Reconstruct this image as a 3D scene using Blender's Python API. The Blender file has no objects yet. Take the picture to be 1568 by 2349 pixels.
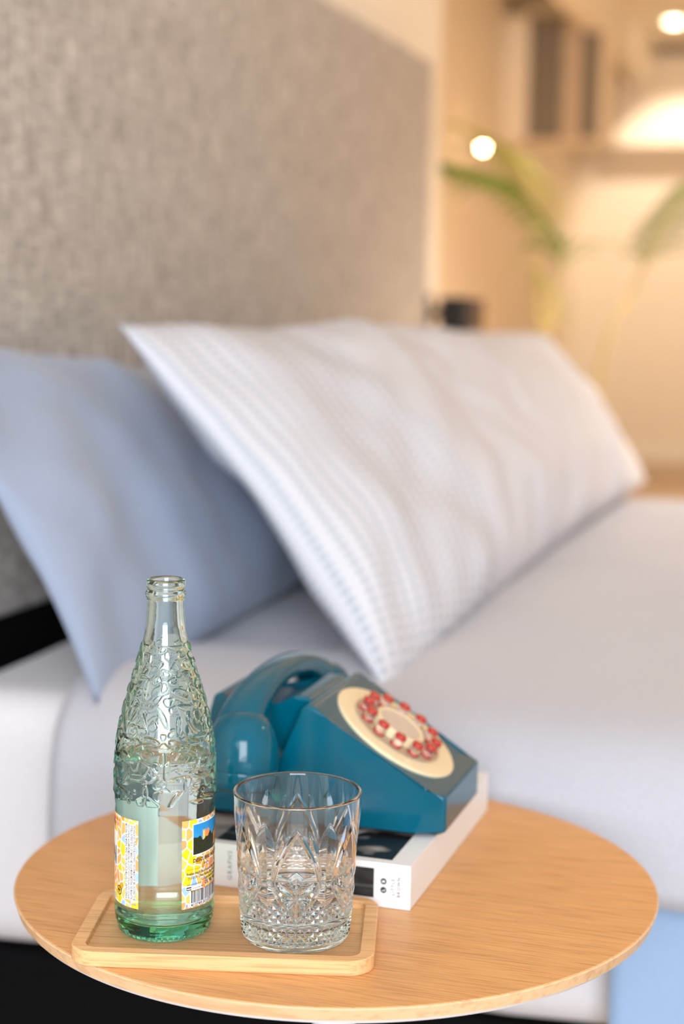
import bpy, bmesh, math, random
import numpy as np
from mathutils import Vector, Matrix, noise

random.seed(7)
rng = np.random.default_rng(7)
S = bpy.context.scene
COL = S.collection
PI = math.pi

# ------------------------------------------------------------------ camera
YAW, PITCH, ROLL = math.radians(17.5), 0.1225, 0.0175
cam_data = bpy.data.cameras.new('camera')
cam = bpy.data.objects.new('camera', cam_data); COL.objects.link(cam)
fw = Vector((-math.sin(YAW)*math.cos(PITCH), math.cos(YAW)*math.cos(PITCH), -math.sin(PITCH)))
rt = Vector((math.cos(YAW), math.sin(YAW), 0)); up = rt.cross(fw)
r2 = rt*math.cos(ROLL)+up*math.sin(ROLL); u2 = up*math.cos(ROLL)-rt*math.sin(ROLL)
mw = Matrix((r2, u2, -fw)).transposed().to_4x4(); mw.translation = (0, 0, 0.992)
cam.matrix_world = mw
cam_data.sensor_fit = 'VERTICAL'; cam_data.sensor_height = 36.0
cam_data.lens = 3750*36.0/2349
cam_data.clip_start = 0.05; cam_data.clip_end = 60
cam_data.dof.use_dof = True; cam_data.dof.focus_distance = 1.115
cam_data.dof.aperture_fstop = cam_data.lens/18.5      # 18.5 mm entrance pupil
cam_data.dof.aperture_blades = 9
S.camera = cam

# ------------------------------------------------------------------ world, lights, exposure
S.view_settings.view_transform = 'Standard'; S.view_settings.look = 'None'
S.view_settings.gamma = 1; S.view_settings.use_curve_mapping = False
S.view_settings.exposure = 0.68
w = bpy.data.worlds.new('world'); S.world = w; w.use_nodes = True
w.node_tree.nodes['Background'].inputs[0].default_value = (0.82, 0.90, 1.0, 1)
w.node_tree.nodes['Background'].inputs[1].default_value = 0.64

def area(name, loc, target, sx, sy, power, colour):
    l = bpy.data.lights.new(name, 'AREA'); l.shape = 'RECTANGLE'; l.size = sx; l.size_y = sy
    l.energy = power; l.color = colour
    o = bpy.data.objects.new(name, l); COL.objects.link(o)
    o.location = loc; o.rotation_euler = (Vector(target)-Vector(loc)).to_track_quat('-Z', 'Y').to_euler()
    return o
area('window_daylight', (0.9, -2.6, 1.75), (-0.5, 1.6, 0.7), 02.1, 1.9, 128, (0.88, 0.94, 1.0))
WARM = (1.0, 0.85, 0.70)

S.render.engine = 'CYCLES'
cy = S.cycles
cy.use_denoising = True
try: cy.denoiser = 'OPENIMAGEDENOISE'
except Exception: pass
cy.max_bounces = 24; cy.transmission_bounces = 20; cy.transparent_max_bounces = 16
cy.glossy_bounces = 8; cy.diffuse_bounces = 4; cy.sample_clamp_indirect = 6
cy.caustics_refractive = True; cy.caustics_reflective = False; cy.blur_glossy = 0.3

# ------------------------------------------------------------------ material helpers
MATS = {}
def s2l(c):
    return tuple(((v/255)/12.92 if v/255 <= .04045 else ((v/255+.055)/1.055)**2.4) for v in c)+(1.0,)
def mat(name, col=(200, 200, 200), rough=.6, **kw):
    m = bpy.data.materials.new(name); m.use_nodes = True; MATS[name] = m
    b = m.node_tree.nodes['Principled BSDF']
    b.inputs['Base Color'].default_value = s2l(col) if max(col) > 1 else tuple(col)+(1,)
    b.inputs['Roughness'].default_value = rough
    for k, v in kw.items():
        b.inputs[k.replace('_', ' ')].default_value = v
    return m
def N(m, t, **props):
    n = m.node_tree.nodes.new(t)
    for k, v in props.items(): setattr(n, k, v)
    return n
def L(m, a, b): m.node_tree.links.new(a, b)
def bsdf(m): return m.node_tree.nodes['Principled BSDF']
def coords(m, scale=(1, 1, 1), rot=(0, 0, 0), kind='Object'):
    t = N(m, 'ShaderNodeTexCoord'); mp = N(m, 'ShaderNodeMapping')
    mp.inputs['Scale'].default_value = scale; mp.inputs['Rotation'].default_value = rot
    L(m, t.outputs[kind], mp.inputs['Vector']); return mp.outputs['Vector']
def noise_tex(m, vec, scale, detail=4, rough=.55, dist=0):
    n = N(m, 'ShaderNodeTexNoise'); n.inputs['Scale'].default_value = scale
    n.inputs['Detail'].default_value = detail; n.inputs['Roughness'].default_value = rough
    n.inputs['Distortion'].default_value = dist
    L(m, vec, n.inputs['Vector']); return n.outputs['Fac']
def ramp(m, fac, stops, interp='LINEAR'):
    r = N(m, 'ShaderNodeValToRGB'); r.color_ramp.interpolation = interp
    e = r.color_ramp.elements
    while len(e) < len(stops): e.new(0.5)
    for i, (p, c) in enumerate(stops):
        e[i].position = p; e[i].color = s2l(c) if len(c) == 3 else c
    L(m, fac, r.inputs['Fac']); return r.outputs['Color']
def mix(m, fac, a, b, mode='MIX'):
    n = N(m, 'ShaderNodeMix', data_type='RGBA', blend_type=mode)
    for i, v in ((0, fac), (6, a), (7, b)):
        if hasattr(v, 'is_output'): L(m, v, n.inputs[i])
        elif i == 0: n.inputs[0].default_value = v
        else: n.inputs[i].default_value = s2l(v)
    return n.outputs[2]
def bump(m, h, strength=.3, dist=.002):
    b = N(m, 'ShaderNodeBump'); b.inputs['Strength'].default_value = strength
    b.inputs['Distance'].default_value = dist
    L(m, h, b.inputs['Height']); L(m, b.outputs['Normal'], bsdf(m).inputs['Normal'])

def wood(name, light, dark, rotz=0, fine=260, stretch=.035, rough=.42, edge=False):
    m = mat(name, light, rough)
    v = coords(m, (stretch, 1, 1), (0, 0, rotz))
    a = noise_tex(m, v, fine, 4, .6)
    v2 = coords(m, (.06, 1, 1), (0, 0, rotz))
    b = noise_tex(m, v2, fine*.10, 3, .5, .4)
    ca = ramp(m, a, [(.37, dark), (.52, light)])
    cb = ramp(m, b, [(.30, tuple(int(x*.90) for x in light)), (.62, tuple(min(255, int(x*1.03)) for x in light))])
    c = mix(m, .62, cb, ca, 'MIX')
    L(m, c, bsdf(m).inputs['Base Color'])
    bump(m, a, .12, .0006)
    return m
wood('oak_veneer', (218, 163, 106), (172, 114, 64), -math.radians(4), 620, .03)
wood('oak_edge_band', (222, 184, 144), (196, 154, 114), 0, 180)
wood('bamboo', (228, 180, 128), (188, 136, 84), 0, 480, .03, .5)
wood('bamboo_side', (224, 182, 138), (208, 164, 120), 0, 300, .05, .55)

def fabric(name, col, rough=.95, scale=900, amp=.06, bumps=.2, broad=None):
    m = mat(name, col, rough)
    bsdf(m).inputs['Sheen Weight'].default_value = .25
    v = coords(m)
    a = noise_tex(m, v, scale, 2, .5)
    d = tuple(max(0, int(c*(1-amp))) for c in col); l = tuple(min(255, int(c*(1+amp*.5))) for c in col)
    c = ramp(m, a, [(.35, d), (.65, l)])
    L(m, c, bsdf(m).inputs['Base Color']); bump(m, a, bumps, .0008)
    return m
fabric('white_cotton', (222, 218, 222))
fabric('duvet_cotton', (180, 180, 190))
fabric('lavender_sheet', (206, 200, 208))
fabric('blue_cotton', (148, 174, 208))
fabric('pillow_blue_cotton', (150, 162, 186))
mat('black_bed_base', (7, 6, 8), .9, Specular_IOR_Level=.15)
mat('plaster_white', (244, 236, 222), .85)
mat('plaster_warm', (243, 230, 208), .85)
mat('ceiling_paint', (244, 234, 216), .9)
mat('floor_oak', (190, 166, 138), .5)
mat('dark_door', (128, 118, 102), .4)
mat('beige_door', (206, 184, 156), .5)
mat('cream_door', (250, 236, 214), .5)
mat('black_plastic', (16, 15, 16), .35)
mat('brown_plastic', (88, 66, 50), .4)
mat('white_metal', (226, 226, 232), .35)
mat('steel', (170, 170, 170), .25, Metallic=1.0)
mat('phone_blue', (0, 84, 106), .12, Specular_IOR_Level=.28, Coat_Weight=.1, Coat_Roughness=.05)
mat('phone_cream', (226, 208, 172), .28)
mat('button_red', (176, 28, 30), .25, Coat_Weight=.5)
mat('clear_acrylic', (255, 240, 242), .03, Transmission_Weight=1.0, IOR=1.42)
mat('dial_centre', (205, 200, 196), .12, Metallic=.35)
mat('ink', (26, 24, 26), .6)
mat('ink_grey', (120, 128, 130), .6)
mat('ink_red', (196, 70, 44), .6)
mat('ink_green', (22, 44, 36), .6)
mat('print_white', (236, 236, 238), .5)
mat('paper_cover', (232, 232, 234), .38)
mat('pages', (226, 222, 220), .9)
mat('rubber', (18, 18, 20), .6)
mat('palm_leaf', (112, 146, 24), .5, Subsurface_Weight=.0)
mat('palm_leaf_light', (190, 188, 72), .5)
mat('palm_stem', (214, 192, 120), .6)
mat('terracotta', (150, 104, 80), .8)
mat('potting_soil', (50, 38, 30), .95)

# headboard: slubby grey linen weave
m = mat('headboard_linen', (176, 166, 156), .95)
v1 = coords(m, (1, 1, .14)); v2 = coords(m, (1, .2, 1))
a = noise_tex(m, v1, 105, 3, .72); b = noise_tex(m, v2, 135, 3, .72)
mm = N(m, 'ShaderNodeMath', operation='ADD'); L(m, a, mm.inputs[0]); L(m, b, mm.inputs[1])
mh = N(m, 'ShaderNodeMath', operation='MULTIPLY'); L(m, mm.outputs[0], mh.inputs[0]); mh.inputs[1].default_value = .5
c = ramp(m, mh.outputs[0], [(.34, (118, 113, 109)), (.50, (182, 176, 170)), (.66, (236, 229, 222))])
L(m, c, bsdf(m).inputs['Base Color']); bump(m, mh.outputs[0], .35, .003)

# patterned pillow cotton: rows of small grey-blue dashes on white (print, from the UV map in metres)
m = mat('dash_print_cotton', (228, 230, 236), .95)
tc = N(m, 'ShaderNodeUVMap'); sp = N(m, 'ShaderNodeSeparateXYZ'); L(m, tc.outputs[0], sp.inputs[0])
def mth(op, a, b=None):
    n = N(m, 'ShaderNodeMath', operation=op)
    for i, v in enumerate((a, b)):
        if v is None: continue
        if hasattr(v, 'is_output'): L(m, v, n.inputs[i])
        else: n.inputs[i].default_value = v
    return n.outputs[0]
rows = mth('FRACT', mth('DIVIDE', sp.outputs[0], .026))
rowm = mth('MULTIPLY', mth('GREATER_THAN', rows, .30), mth('LESS_THAN', rows, .64))
rowi = mth('FLOOR', mth('DIVIDE', sp.outputs[0], .026))
dash = mth('FRACT', mth('ADD', mth('DIVIDE', sp.outputs[1], .0125), mth('MULTIPLY', rowi, .37)))
dashm = mth('GREATER_THAN', dash, .42)
fade = mth('LESS_THAN', mth('ADD', sp.outputs[0], mth('MULTIPLY', sp.outputs[1], .25)), .50)
fac = mth('MULTIPLY', mth('MULTIPLY', rowm, dashm), fade)
c = mix(m, mth('MULTIPLY', fac, .62), (207, 209, 219), (128, 148, 166))
L(m, c, bsdf(m).inputs['Base Color']); bump(m, noise_tex(m, coords(m), 900, 2), .2, .0008)

# far emitters
def emit(name, col, strength):
    m = mat(name, col, .5)
    bsdf(m).inputs['Emission Color'].default_value = s2l(col); bsdf(m).inputs['Emission Strength'].default_value = strength
    return m
emit('lamp_glow', (255, 232, 196), 9)
emit('sconce_glow', (255, 222, 170), 34)

# glass and water
def glass_mat(name, tint, dens, ior=1.5, rough=0.0):
    m = bpy.data.materials.new(name); m.use_nodes = True; MATS[name] = m
    nt = m.node_tree; nt.nodes.clear()
    out = N(m, 'ShaderNodeOutputMaterial'); g = N(m, 'ShaderNodeBsdfPrincipled')
    g.inputs['Base Color'].default_value = (1, 1, 1, 1); g.inputs['Transmission Weight'].default_value = 1
    g.inputs['IOR'].default_value = ior; g.inputs['Roughness'].default_value = rough
    L(m, g.outputs[0], out.inputs['Surface'])
    if dens > 0:
        va = N(m, 'ShaderNodeVolumeAbsorption'); va.inputs['Color'].default_value = tint+(1,)
        va.inputs['Density'].default_value = dens; L(m, va.outputs[0], out.inputs['Volume'])
    return m
glass_mat('bottle_glass', (.20, .86, .60), 36, 1.5)
glass_mat('clear_glass', (.80, .95, .88), 9, 1.5)
glass_mat('water', (.8, .95, 1.0), .6, 1.333)

# ------------------------------------------------------------------ object helpers
def tag(o, label=None, cat=None, group=None, kind=None):
    if label: o['label'] = label
    if cat: o['category'] = cat
    if group: o['group'] = group
    if kind: o['kind'] = kind
    return o
def empty(name, loc, rz=0, **kw):
    o = bpy.data.objects.new(name, None); COL.objects.link(o)
    o.empty_display_size = .05; o.location = loc; o.rotation_euler = (0, 0, rz)
    return tag(o, **kw)
def link(name, me, mats, parent=None, loc=None, smooth=False):
    for k in (mats if isinstance(mats, (list, tuple)) else [mats]): me.materials.append(MATS[k])
    if smooth: me.polygons.foreach_set('use_smooth', [True]*len(me.polygons))
    o = bpy.data.objects.new(name, me); COL.objects.link(o)
    if parent is not None: o.parent = parent
    if loc is not None: o.location = loc
    return o
def pydata(name, vs, fs):
    me = bpy.data.meshes.new(name); me.from_pydata([tuple(v) for v in vs], [], fs); me.update(); return me
def fast_quads(name, verts, quads):
    verts = np.asarray(verts, np.float32).reshape(-1, 3); quads = np.asarray(quads, np.int32).reshape(-1, 4)
    me = bpy.data.meshes.new(name)
    me.vertices.add(len(verts)); me.vertices.foreach_set('co', verts.ravel())
    me.loops.add(quads.size); me.loops.foreach_set('vertex_index', quads.ravel())
    me.polygons.add(len(quads)); me.polygons.foreach_set('loop_start', np.arange(0, quads.size, 4, dtype=np.int32))
    me.polygons.foreach_set('loop_total', np.full(len(quads), 4, np.int32))
    me.update(calc_edges=True); me.validate(); return me
def fin(bm, name):
    me = bpy.data.meshes.new(name); bmesh.ops.recalc_face_normals(bm, faces=bm.faces); bm.to_mesh(me); bm.free(); return me
def add_box(bm, lo, hi, bev=0, seg=2):
    lo = Vector(lo); hi = Vector(hi)
    r = bmesh.ops.create_cube(bm, size=1, matrix=Matrix.Translation((lo+hi)/2) @ Matrix.Diagonal((*(hi-lo), 1)))
    if bev:
        es = list({e for v in r['verts'] for e in v.link_edges})
        bmesh.ops.bevel(bm, geom=es, offset=bev, segments=seg, profile=.5, affect='EDGES')
def box(name, lo, hi, m, parent=None, bev=0, seg=2, smooth=False):
    bm = bmesh.new(); add_box(bm, lo, hi, bev, seg)
    return link(name, fin(bm, name), m, parent, smooth=smooth)
def lathe_mesh(name, prof, seg=64):
    """closed profile [(r,z)...] spun round z; r=0 ends are closed with tiny fans"""
    n = len(prof); a = np.arange(seg)*2*PI/seg
    V = np.stack([np.stack([r*np.cos(a), r*np.sin(a), np.full(seg, z)], -1) for r, z in prof])
    i = np.arange(seg); j = (i+1) % seg; Q = []
    for k in range(n-1): Q.append(np.stack([k*seg+i, k*seg+j, (k+1)*seg+j, (k+1)*seg+i], -1))
    vs = V.reshape(-1, 3).tolist(); fs = np.concatenate(Q).tolist()
    if prof[0][0] > 0: fs.append(list(range(seg))[::-1])
    if prof[-1][0] > 0: fs.append([(n-1)*seg+t for t in range(seg)])
    me = pydata(name, vs, fs)
    bm = bmesh.new(); bm.from_mesh(me); bmesh.ops.remove_doubles(bm, verts=bm.verts, dist=1e-6)
    bmesh.ops.recalc_face_normals(bm, faces=bm.faces); bm.to_mesh(me); bm.free(); return me
def lathe(name, prof, m, parent=None, seg=64, loc=None, smooth=True):
    o = link(name, lathe_mesh(name, prof, seg), m, parent, loc, smooth)
    if smooth: auto_smooth(o)
    return o
def auto_smooth(o, ang=35):
    me = o.data; bm = bmesh.new(); bm.from_mesh(me)
    for e in bm.edges:
        if len(e.link_faces) == 2 and e.calc_face_angle(0) > math.radians(ang): e.smooth = False
    for f in bm.faces: f.smooth = True
    bm.to_mesh(me); bm.free()
def text_mesh(txt, size, extr=0.0, align='CENTER', bold=0.0, sx=1.0, spacing=1.0):
    c = bpy.data.curves.new('t', 'FONT'); c.body = txt; c.size = size; c.align_x = align; c.extrude = extr
    c.offset = bold; c.resolution_u = 2; c.space_character = spacing
    o = bpy.data.objects.new('t', c); COL.objects.link(o)
    dg = bpy.context.evaluated_depsgraph_get(); dg.update()
    me = bpy.data.meshes.new_from_object(o.evaluated_get(dg)); bpy.data.objects.remove(o); bpy.data.curves.remove(c)
    me.materials.clear()
    for v in me.vertices: v.co.x *= sx
    return me

# ================================================================== SETTING
box('floor', (-3.2, -3.2, -.05), (4.2, 11.6, 0), 'floor_oak'); tag(bpy.data.objects['floor'], kind='structure')
def struct(name, lo, hi, m, bev=0):
    return tag(box(name, lo, hi, m, bev=bev), kind='structure')
struct('wall_left', (-1.19, -.6, 0), (-1.09, 4.26, 2.75), 'plaster_white')
struct('wall_hallway', (-2.05, 4.16, 0), (-1.19, 4.26, 2.75), 'plaster_warm')
struct('wall_side', (-2.05, 4.26, 0), (-1.95, 11.5, 2.75), 'plaster_warm')
struct('wall_far', (-2.6, 11.4, 0), (4.2, 11.5, 2.75), 'plaster_warm')
struct('wall_right', (4.1, -.6, 0), (4.2, 11.5, 2.75), 'plaster_white')
struct('ceiling', (-2.6, -.2, 2.75), (4.2, 11.5, 2.85), 'ceiling_paint')
struct('trim_soffit', (-1.50, 5.2, 2.49), (-1.40, 11.4, 2.75), 'ceiling_paint')
struct('baseboard_far', (-1.95, 11.38, 0), (4.1, 11.4, .09), 'plaster_white')

# recessed ceiling lamps (glowing discs) with their own light
def downlight(x, y, power, label, size=.05, tilt=0.0):
    e = empty('ceiling_lamp', (x, y, 2.75), label=label, cat='lamp')
    lathe('trim_ring', [(size, -.004), (size+.015, -.006), (size+.018, 0), (size, 0), (size, -.004)], 'white_metal', e, 32)
    lathe('diffuser', [(0, -.026), (size*.5, -.022), (size*.85, -.013), (size, -.003), (size, .0), (0, 0)], 'lamp_glow', e, 32)
    l = bpy.data.lights.new('lamp_beam', 'SPOT'); l.energy = power; l.color = WARM; l.spot_size = math.radians(125 if tilt == 0 else 72)
    l.spot_blend = .6; l.shadow_soft_size = size
    o = bpy.data.objects.new('lamp_beam', l); COL.objects.link(o); o.parent = e; o.location = (0, 0, -.04); o.rotation_euler = (tilt, 0, 0)
    return e
downlight(-1.185, 10.19, 70, 'recessed round ceiling lamp glowing at the top right corner', tilt=.70)
for k, (x, y, p) in enumerate([(.9, 5.0, 300), (1.6, 7.6, 380), (-.6, 6.4, 110), (2.1, 2.8, 70)]):  # out-of-view lamps added to warm and brighten the far room
    downlight(x, y, p, ['added unseen ceiling lamp above the far side of the bed', 'added unseen ceiling lamp halfway down the hall on the right', 'added unseen ceiling lamp over the hallway beside the side wall', 'added unseen ceiling lamp above the foot of the bed'][k])

# dark hanging cupboard on the side wall, and a lit cream cabinet row on the far wall
cab = empty('hanging_cupboard', (-1.95, 8.95, 1.93), label='dark brown and beige fronted cupboard hanging high on the side wall', cat='cupboard')
box('carcass', (0, 0, 0), (.535, .42, .66), 'cream_door', cab, .004)
for x0, x1, mm_, lb in ((.150, .330, 'dark_door', 'wide dark brown door'), (.334, .433, 'beige_door', 'narrow beige door'), (.437, .533, 'dark_door', 'narrow dark brown door'), (.002, .146, 'cream_door', 'cream filler panel')):
    box('door', (x0, -.022, .003), (x1, -.002, .657), mm_, cab, .003)['label'] = lb
cb2 = empty('wall_cabinet', (-1.66, 11.4, 2.11), label='row of cream wall cabinets lit from above on the far wall', cat='cabinet')
box('carcass', (0, -.30, 0), (2.9, 0, .58), 'cream_door', cb2, .004)
for k in range(5): box('door', (.58*k+.003, -.321, .003), (.58*k+.577, -.302, .577), 'cream_door', cb2, .003)

# wall sconce: small globe on an arm
sc = empty('wall_sconce', (-1.95, 8.02, 1.80), label='small glowing globe lamp on the tan side wall above the palm', cat='lamp')
lathe('backplate', [(0, 0), (.04, 0), (.04, .012), (0, .012)], 'steel', sc, 32).rotation_euler = (0, PI/2, 0)
box('arm', (.01, -.006, -.006), (.10, .006, .006), 'steel', sc, .002)
bm = bmesh.new(); bmesh.ops.create_uvsphere(bm, u_segments=24, v_segments=16, radius=.016, matrix=Matrix.Translation((.115, 0, 0)))
link('globe', fin(bm, 'globe'), 'sconce_glow', sc, smooth=True)

# small black reading lamp fixed to the wall beyond the headboard
sw = empty('reading_lamp', (-1.09, 4.14, .99), label='small black box reading lamp on the wall just past the headboard', cat='lamp')
box('wall_plate', (0, -.04, -.05), (.012, .04, .05), 'black_plastic', sw, .003)
box('arm', (.012, -.012, -.012), (.06, .012, .012), 'black_plastic', sw, .002)
box('lamp_head', (.052, -.05, -.048), (.118, .02, .042), 'black_plastic', sw, .004)
box('side_panel', (.058, -.047, -.044), (.146, .055, .038), 'brown_plastic', sw, .004)['label'] = 'brown inner side of the lamp'

# ================================================================== BED
hb = empty('headboard', (-1.04, 2.7, 0), label='tall grey slub linen headboard panel standing behind the pillows', cat='headboard')
bm = bmesh.new(); add_box(bm, (-.045, -1.7, .592), (0, 1.275, 1.598), .006, 3)
link('upholstered_panel', fin(bm, 'panel'), 'headboard_linen', hb, smooth=False)
box('lower_rail', (-.045, -1.7, .10), (-.012, 1.275, .590), 'black_bed_base', hb, .004)

bb = empty('bed_base', (0, 2.45, 0), label='black bed base under the white mattress', cat='bed')
box('box_base', (-.97, -.86, .05), (1.02, .86, .266), 'black_bed_base', bb, .01)
for sx in (-.85, .9):
    for sy in (-.75, .75):
        lathe('leg', [(0, 0), (.022, 0), (.028, .052), (0, .052)], 'black_plastic', bb, 24, (sx, sy, 0))

def slab(name, lo, hi, rad, m, parent=None, n=(60, 60), amp=.004, freq=6, seed=0, sag=0):
    """soft rounded slab with gentle noise: superellipse-like cushion block"""
    lo = Vector(lo); hi = Vector(hi)
    bm = bmesh.new(); add_box(bm, lo, hi, rad, 6)
    bmesh.ops.triangulate(bm, faces=[])
    for axis, k in ((0, n[0]), (1, n[1])):
        for i in range(1, k):
            p = lo.copy(); p[axis] = lo[axis]+(hi[axis]-lo[axis])*i/k
            no = Vector((0, 0, 0)); no[axis] = 1
            bmesh.ops.bisect_plane(bm, geom=bm.verts[:]+bm.edges[:]+bm.faces[:], plane_co=p, plane_no=no)
    for i in range(1, 5):
        p = lo.copy(); p[2] = lo[2]+(hi[2]-lo[2])*i/5
        bmesh.ops.bisect_plane(bm, geom=bm.verts[:]+bm.edges[:]+bm.faces[:], plane_co=p, plane_no=(0, 0, 1))
    for v in bm.verts:
        q = v.co*freq+Vector((seed, seed*2, 0))
        v.co += Vector((noise.noise(q), noise.noise(q+Vector((9, 0, 0))), noise.noise(q+Vector((0, 9, 0)))))*amp
    return link(name, fin(bm, name), m, parent, smooth=True)
mt = tag(slab('mattress', (-.975, 1.56, .275), (1.02, 3.34, .57), .045, 'white_cotton', n=(30, 26), amp=.006),
         'thick mattress in a white fitted sheet on the black base', 'mattress')

# duvet: hangs over the near side of the mattress; profile swept along x
def drape(name, x0, x1, prof, m, seed, amp=.006, thick=.018, nx=90, parent=None, fold=0.0):
    """prof: list of (y,z) from hem up over the edge and across the top"""
    P = [Vector((0, y, z)) for y, z in prof]
    # resample
    L_ = [0]
    for a, b in zip(P, P[1:]): L_.append(L_[-1]+(b-a).length)
    ns = 110; pts = []
    for i in range(ns):
        d = L_[-1]*i/(ns-1); k = max(j for j in range(len(L_)) if L_[j] <= d+1e-9); k = min(k, len(P)-2)
        pts.append(P[k].lerp(P[k+1], (d-L_[k])/max(1e-9, L_[k+1]-L_[k])))
    for _ in range(6):
        pts = [pts[0]]+[(pts[i-1]+pts[i]*2+pts[i+1])/4 for i in range(1, ns-1)]+[pts[-1]]
    vs = []; fs = []
    for i in range(nx):
        x = x0+(x1-x0)*i/(nx-1)
        for j, p in enumerate(pts):
            hang = max(0, min(1, (.56-p.z)/.25))
            q = Vector((x*5+seed, p.y*4, p.z*3))
            dy = noise.noise(q)*amp*(1+2.2*hang) + math.sin(x*17+seed)*fold*hang
            dz = noise.noise(q*1.4+Vector((5, 5, 5)))*amp*1.2*(1-hang)
            vs.append((x, p.y+dy, p.z+dz))
    for i in range(nx-1):
        for j in range(ns-1):
            a = i*ns+j; fs.append((a, a+1, a+ns+1, a+ns))
    me = pydata(name, vs, fs); o = link(name, me, m, parent, smooth=True)
    md = o.modifiers.new('solid', 'SOLIDIFY'); md.thickness = thick; md.offset = -1
    return o
dv = drape('blanket', -.20, 1.06, [(1.522, .285), (1.520, .36), (1.520, .45), (1.524, .50), (1.528, .54)],
           'blue_cotton', 3.1, .004, .005, fold=.003)
tag(dv, 'pale blue blanket hanging down the bed side below the duvet at lower right', 'blanket')
du = drape('duvet', -.778, 1.08, [(1.492, .459), (1.486, .50), (1.512, .572), (1.57, .588), (1.75, .592), (2.3, .600), (3.30, .605)],
           'duvet_cotton', 5.7, .006, .016, nx=130, fold=.003)
for v in du.data.vertices:
    k_ = max(0, min(1, (v.co.x+.60)/.5)); v.co.z += .012*k_*(1 if v.co.z > .5 else 0); v.co.y -= .022*k_*max(0, min(1, (1.75-v.co.y)/.2))
for v in du.data.vertices:            # pressed down under the pillows
    v.co.z -= .07*max(0, min(1, (-.35-v.co.x)/.2))*max(0, min(1, (.54-v.co.z)/.07))
    v.co.z -= .022*max(0, min(1, (-.50-v.co.x)/.08))*max(0, min(1, (v.co.y-1.70)/.15))
tag(du, 'white grey duvet spread over the bed and hanging behind the bottle and table', 'duvet')

# pillows: two-sided cushion between four corner points
def cushion(name, NB, NT, FT, FB, thick, m, label, ns=90, nt=60, p=2.4, wr=.010, seed=0, bulge=(0, 0), uv=False, bend=0):
    NB, NT, FT, FB = [Vector(v) for v in (NB, NT, FT, FB)]
    nrm = (FB-NB).cross(NT-NB).normalized()
    Ls = (FB-NB).length; Lt = (NT-NB).length
    vs = []; fs = []; uvs = []
    for side in (1, -1):
        for i in range(ns+1):
            s = i/ns
            for j in range(nt+1):
                t = j/nt
                a = abs(2*s-1); b = abs(2*t-1)
                # pinch edges inwards between corners
                s2 = .5+(s-.5)*(1-.05*(1-b**2)*a**3*0-.0); t2 = .5+(t-.5)*(1-.06*(1-a**2)*b**2)
                s2 = .5+(s-.5)*(1-.05*(1-b**2)*a**2)
                P = NB*(1-s2)*(1-t2)+NT*(1-s2)*t2+FT*s2*t2+FB*s2*(1-t2)
                h = ((1-a**p)**.55)*((1-b**p)**.6)*thick/2
                q = Vector((s*Ls*5+seed, t*Lt*5, side*3.0))
                wn = noise.noise(q)+.5*noise.noise(q*2.3)
                st = noise.noise(Vector((s*Ls*11+seed, t*Lt*2.0, side)))  # radial wrinkles towards edges
                h2 = h+wr*wn*min(1, h/(thick*.2))+wr*.7*st*max(a, b)**2*min(1, (1-a)*8)*min(1, (1-b)*8)
                P = P+nrm*(side*h2+bend*math.sin(PI*s))
                vs.append(P); uvs.append((s*Ls, t*Lt))
    M_ = (ns+1)*(nt+1)
    for k in range(2):
        for i in range(ns):
            for j in range(nt):
                a = k*M_+i*(nt+1)+j; f = (a, a+1, a+nt+2, a+nt+1); fs.append(f if k else f[::-1])
    me = pydata(name, vs, fs)
    if uv:
        l = me.uv_layers.new(name='UVMap')
        idx = np.empty(len(me.loops), np.int32); me.loops.foreach_get('vertex_index', idx)
        l.data.foreach_set('uv', np.array(uvs, np.float32)[idx].ravel())
    bm = bmesh.new(); bm.from_mesh(me)
    bmesh.ops.remove_doubles(bm, verts=bm.verts, dist=.0004)
    bmesh.ops.recalc_face_normals(bm, faces=bm.faces); bm.to_mesh(me); bm.free()
    return tag(link(name, me, m, smooth=True), label, 'pillow')
cushion('pillow', (-.738, 1.505, .582), (-.985, 1.50, .965), (-.985, 3.10, .83), (-.74, 3.15, .61), .12, 'pillow_blue_cotton',
        'blue grey plain pillow leaning on the headboard behind the patterned one', seed=4, wr=.022)
cushion('pillow', (-.452, 1.598, .598), (-.85, 1.79, .972), (-.70, 3.72, .935), (-.42, 3.46, .645), .22, 'dash_print_cotton',
        'long white pillow printed with rows of small grey dashes', seed=11, wr=.018, uv=True, ns=130)

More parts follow.
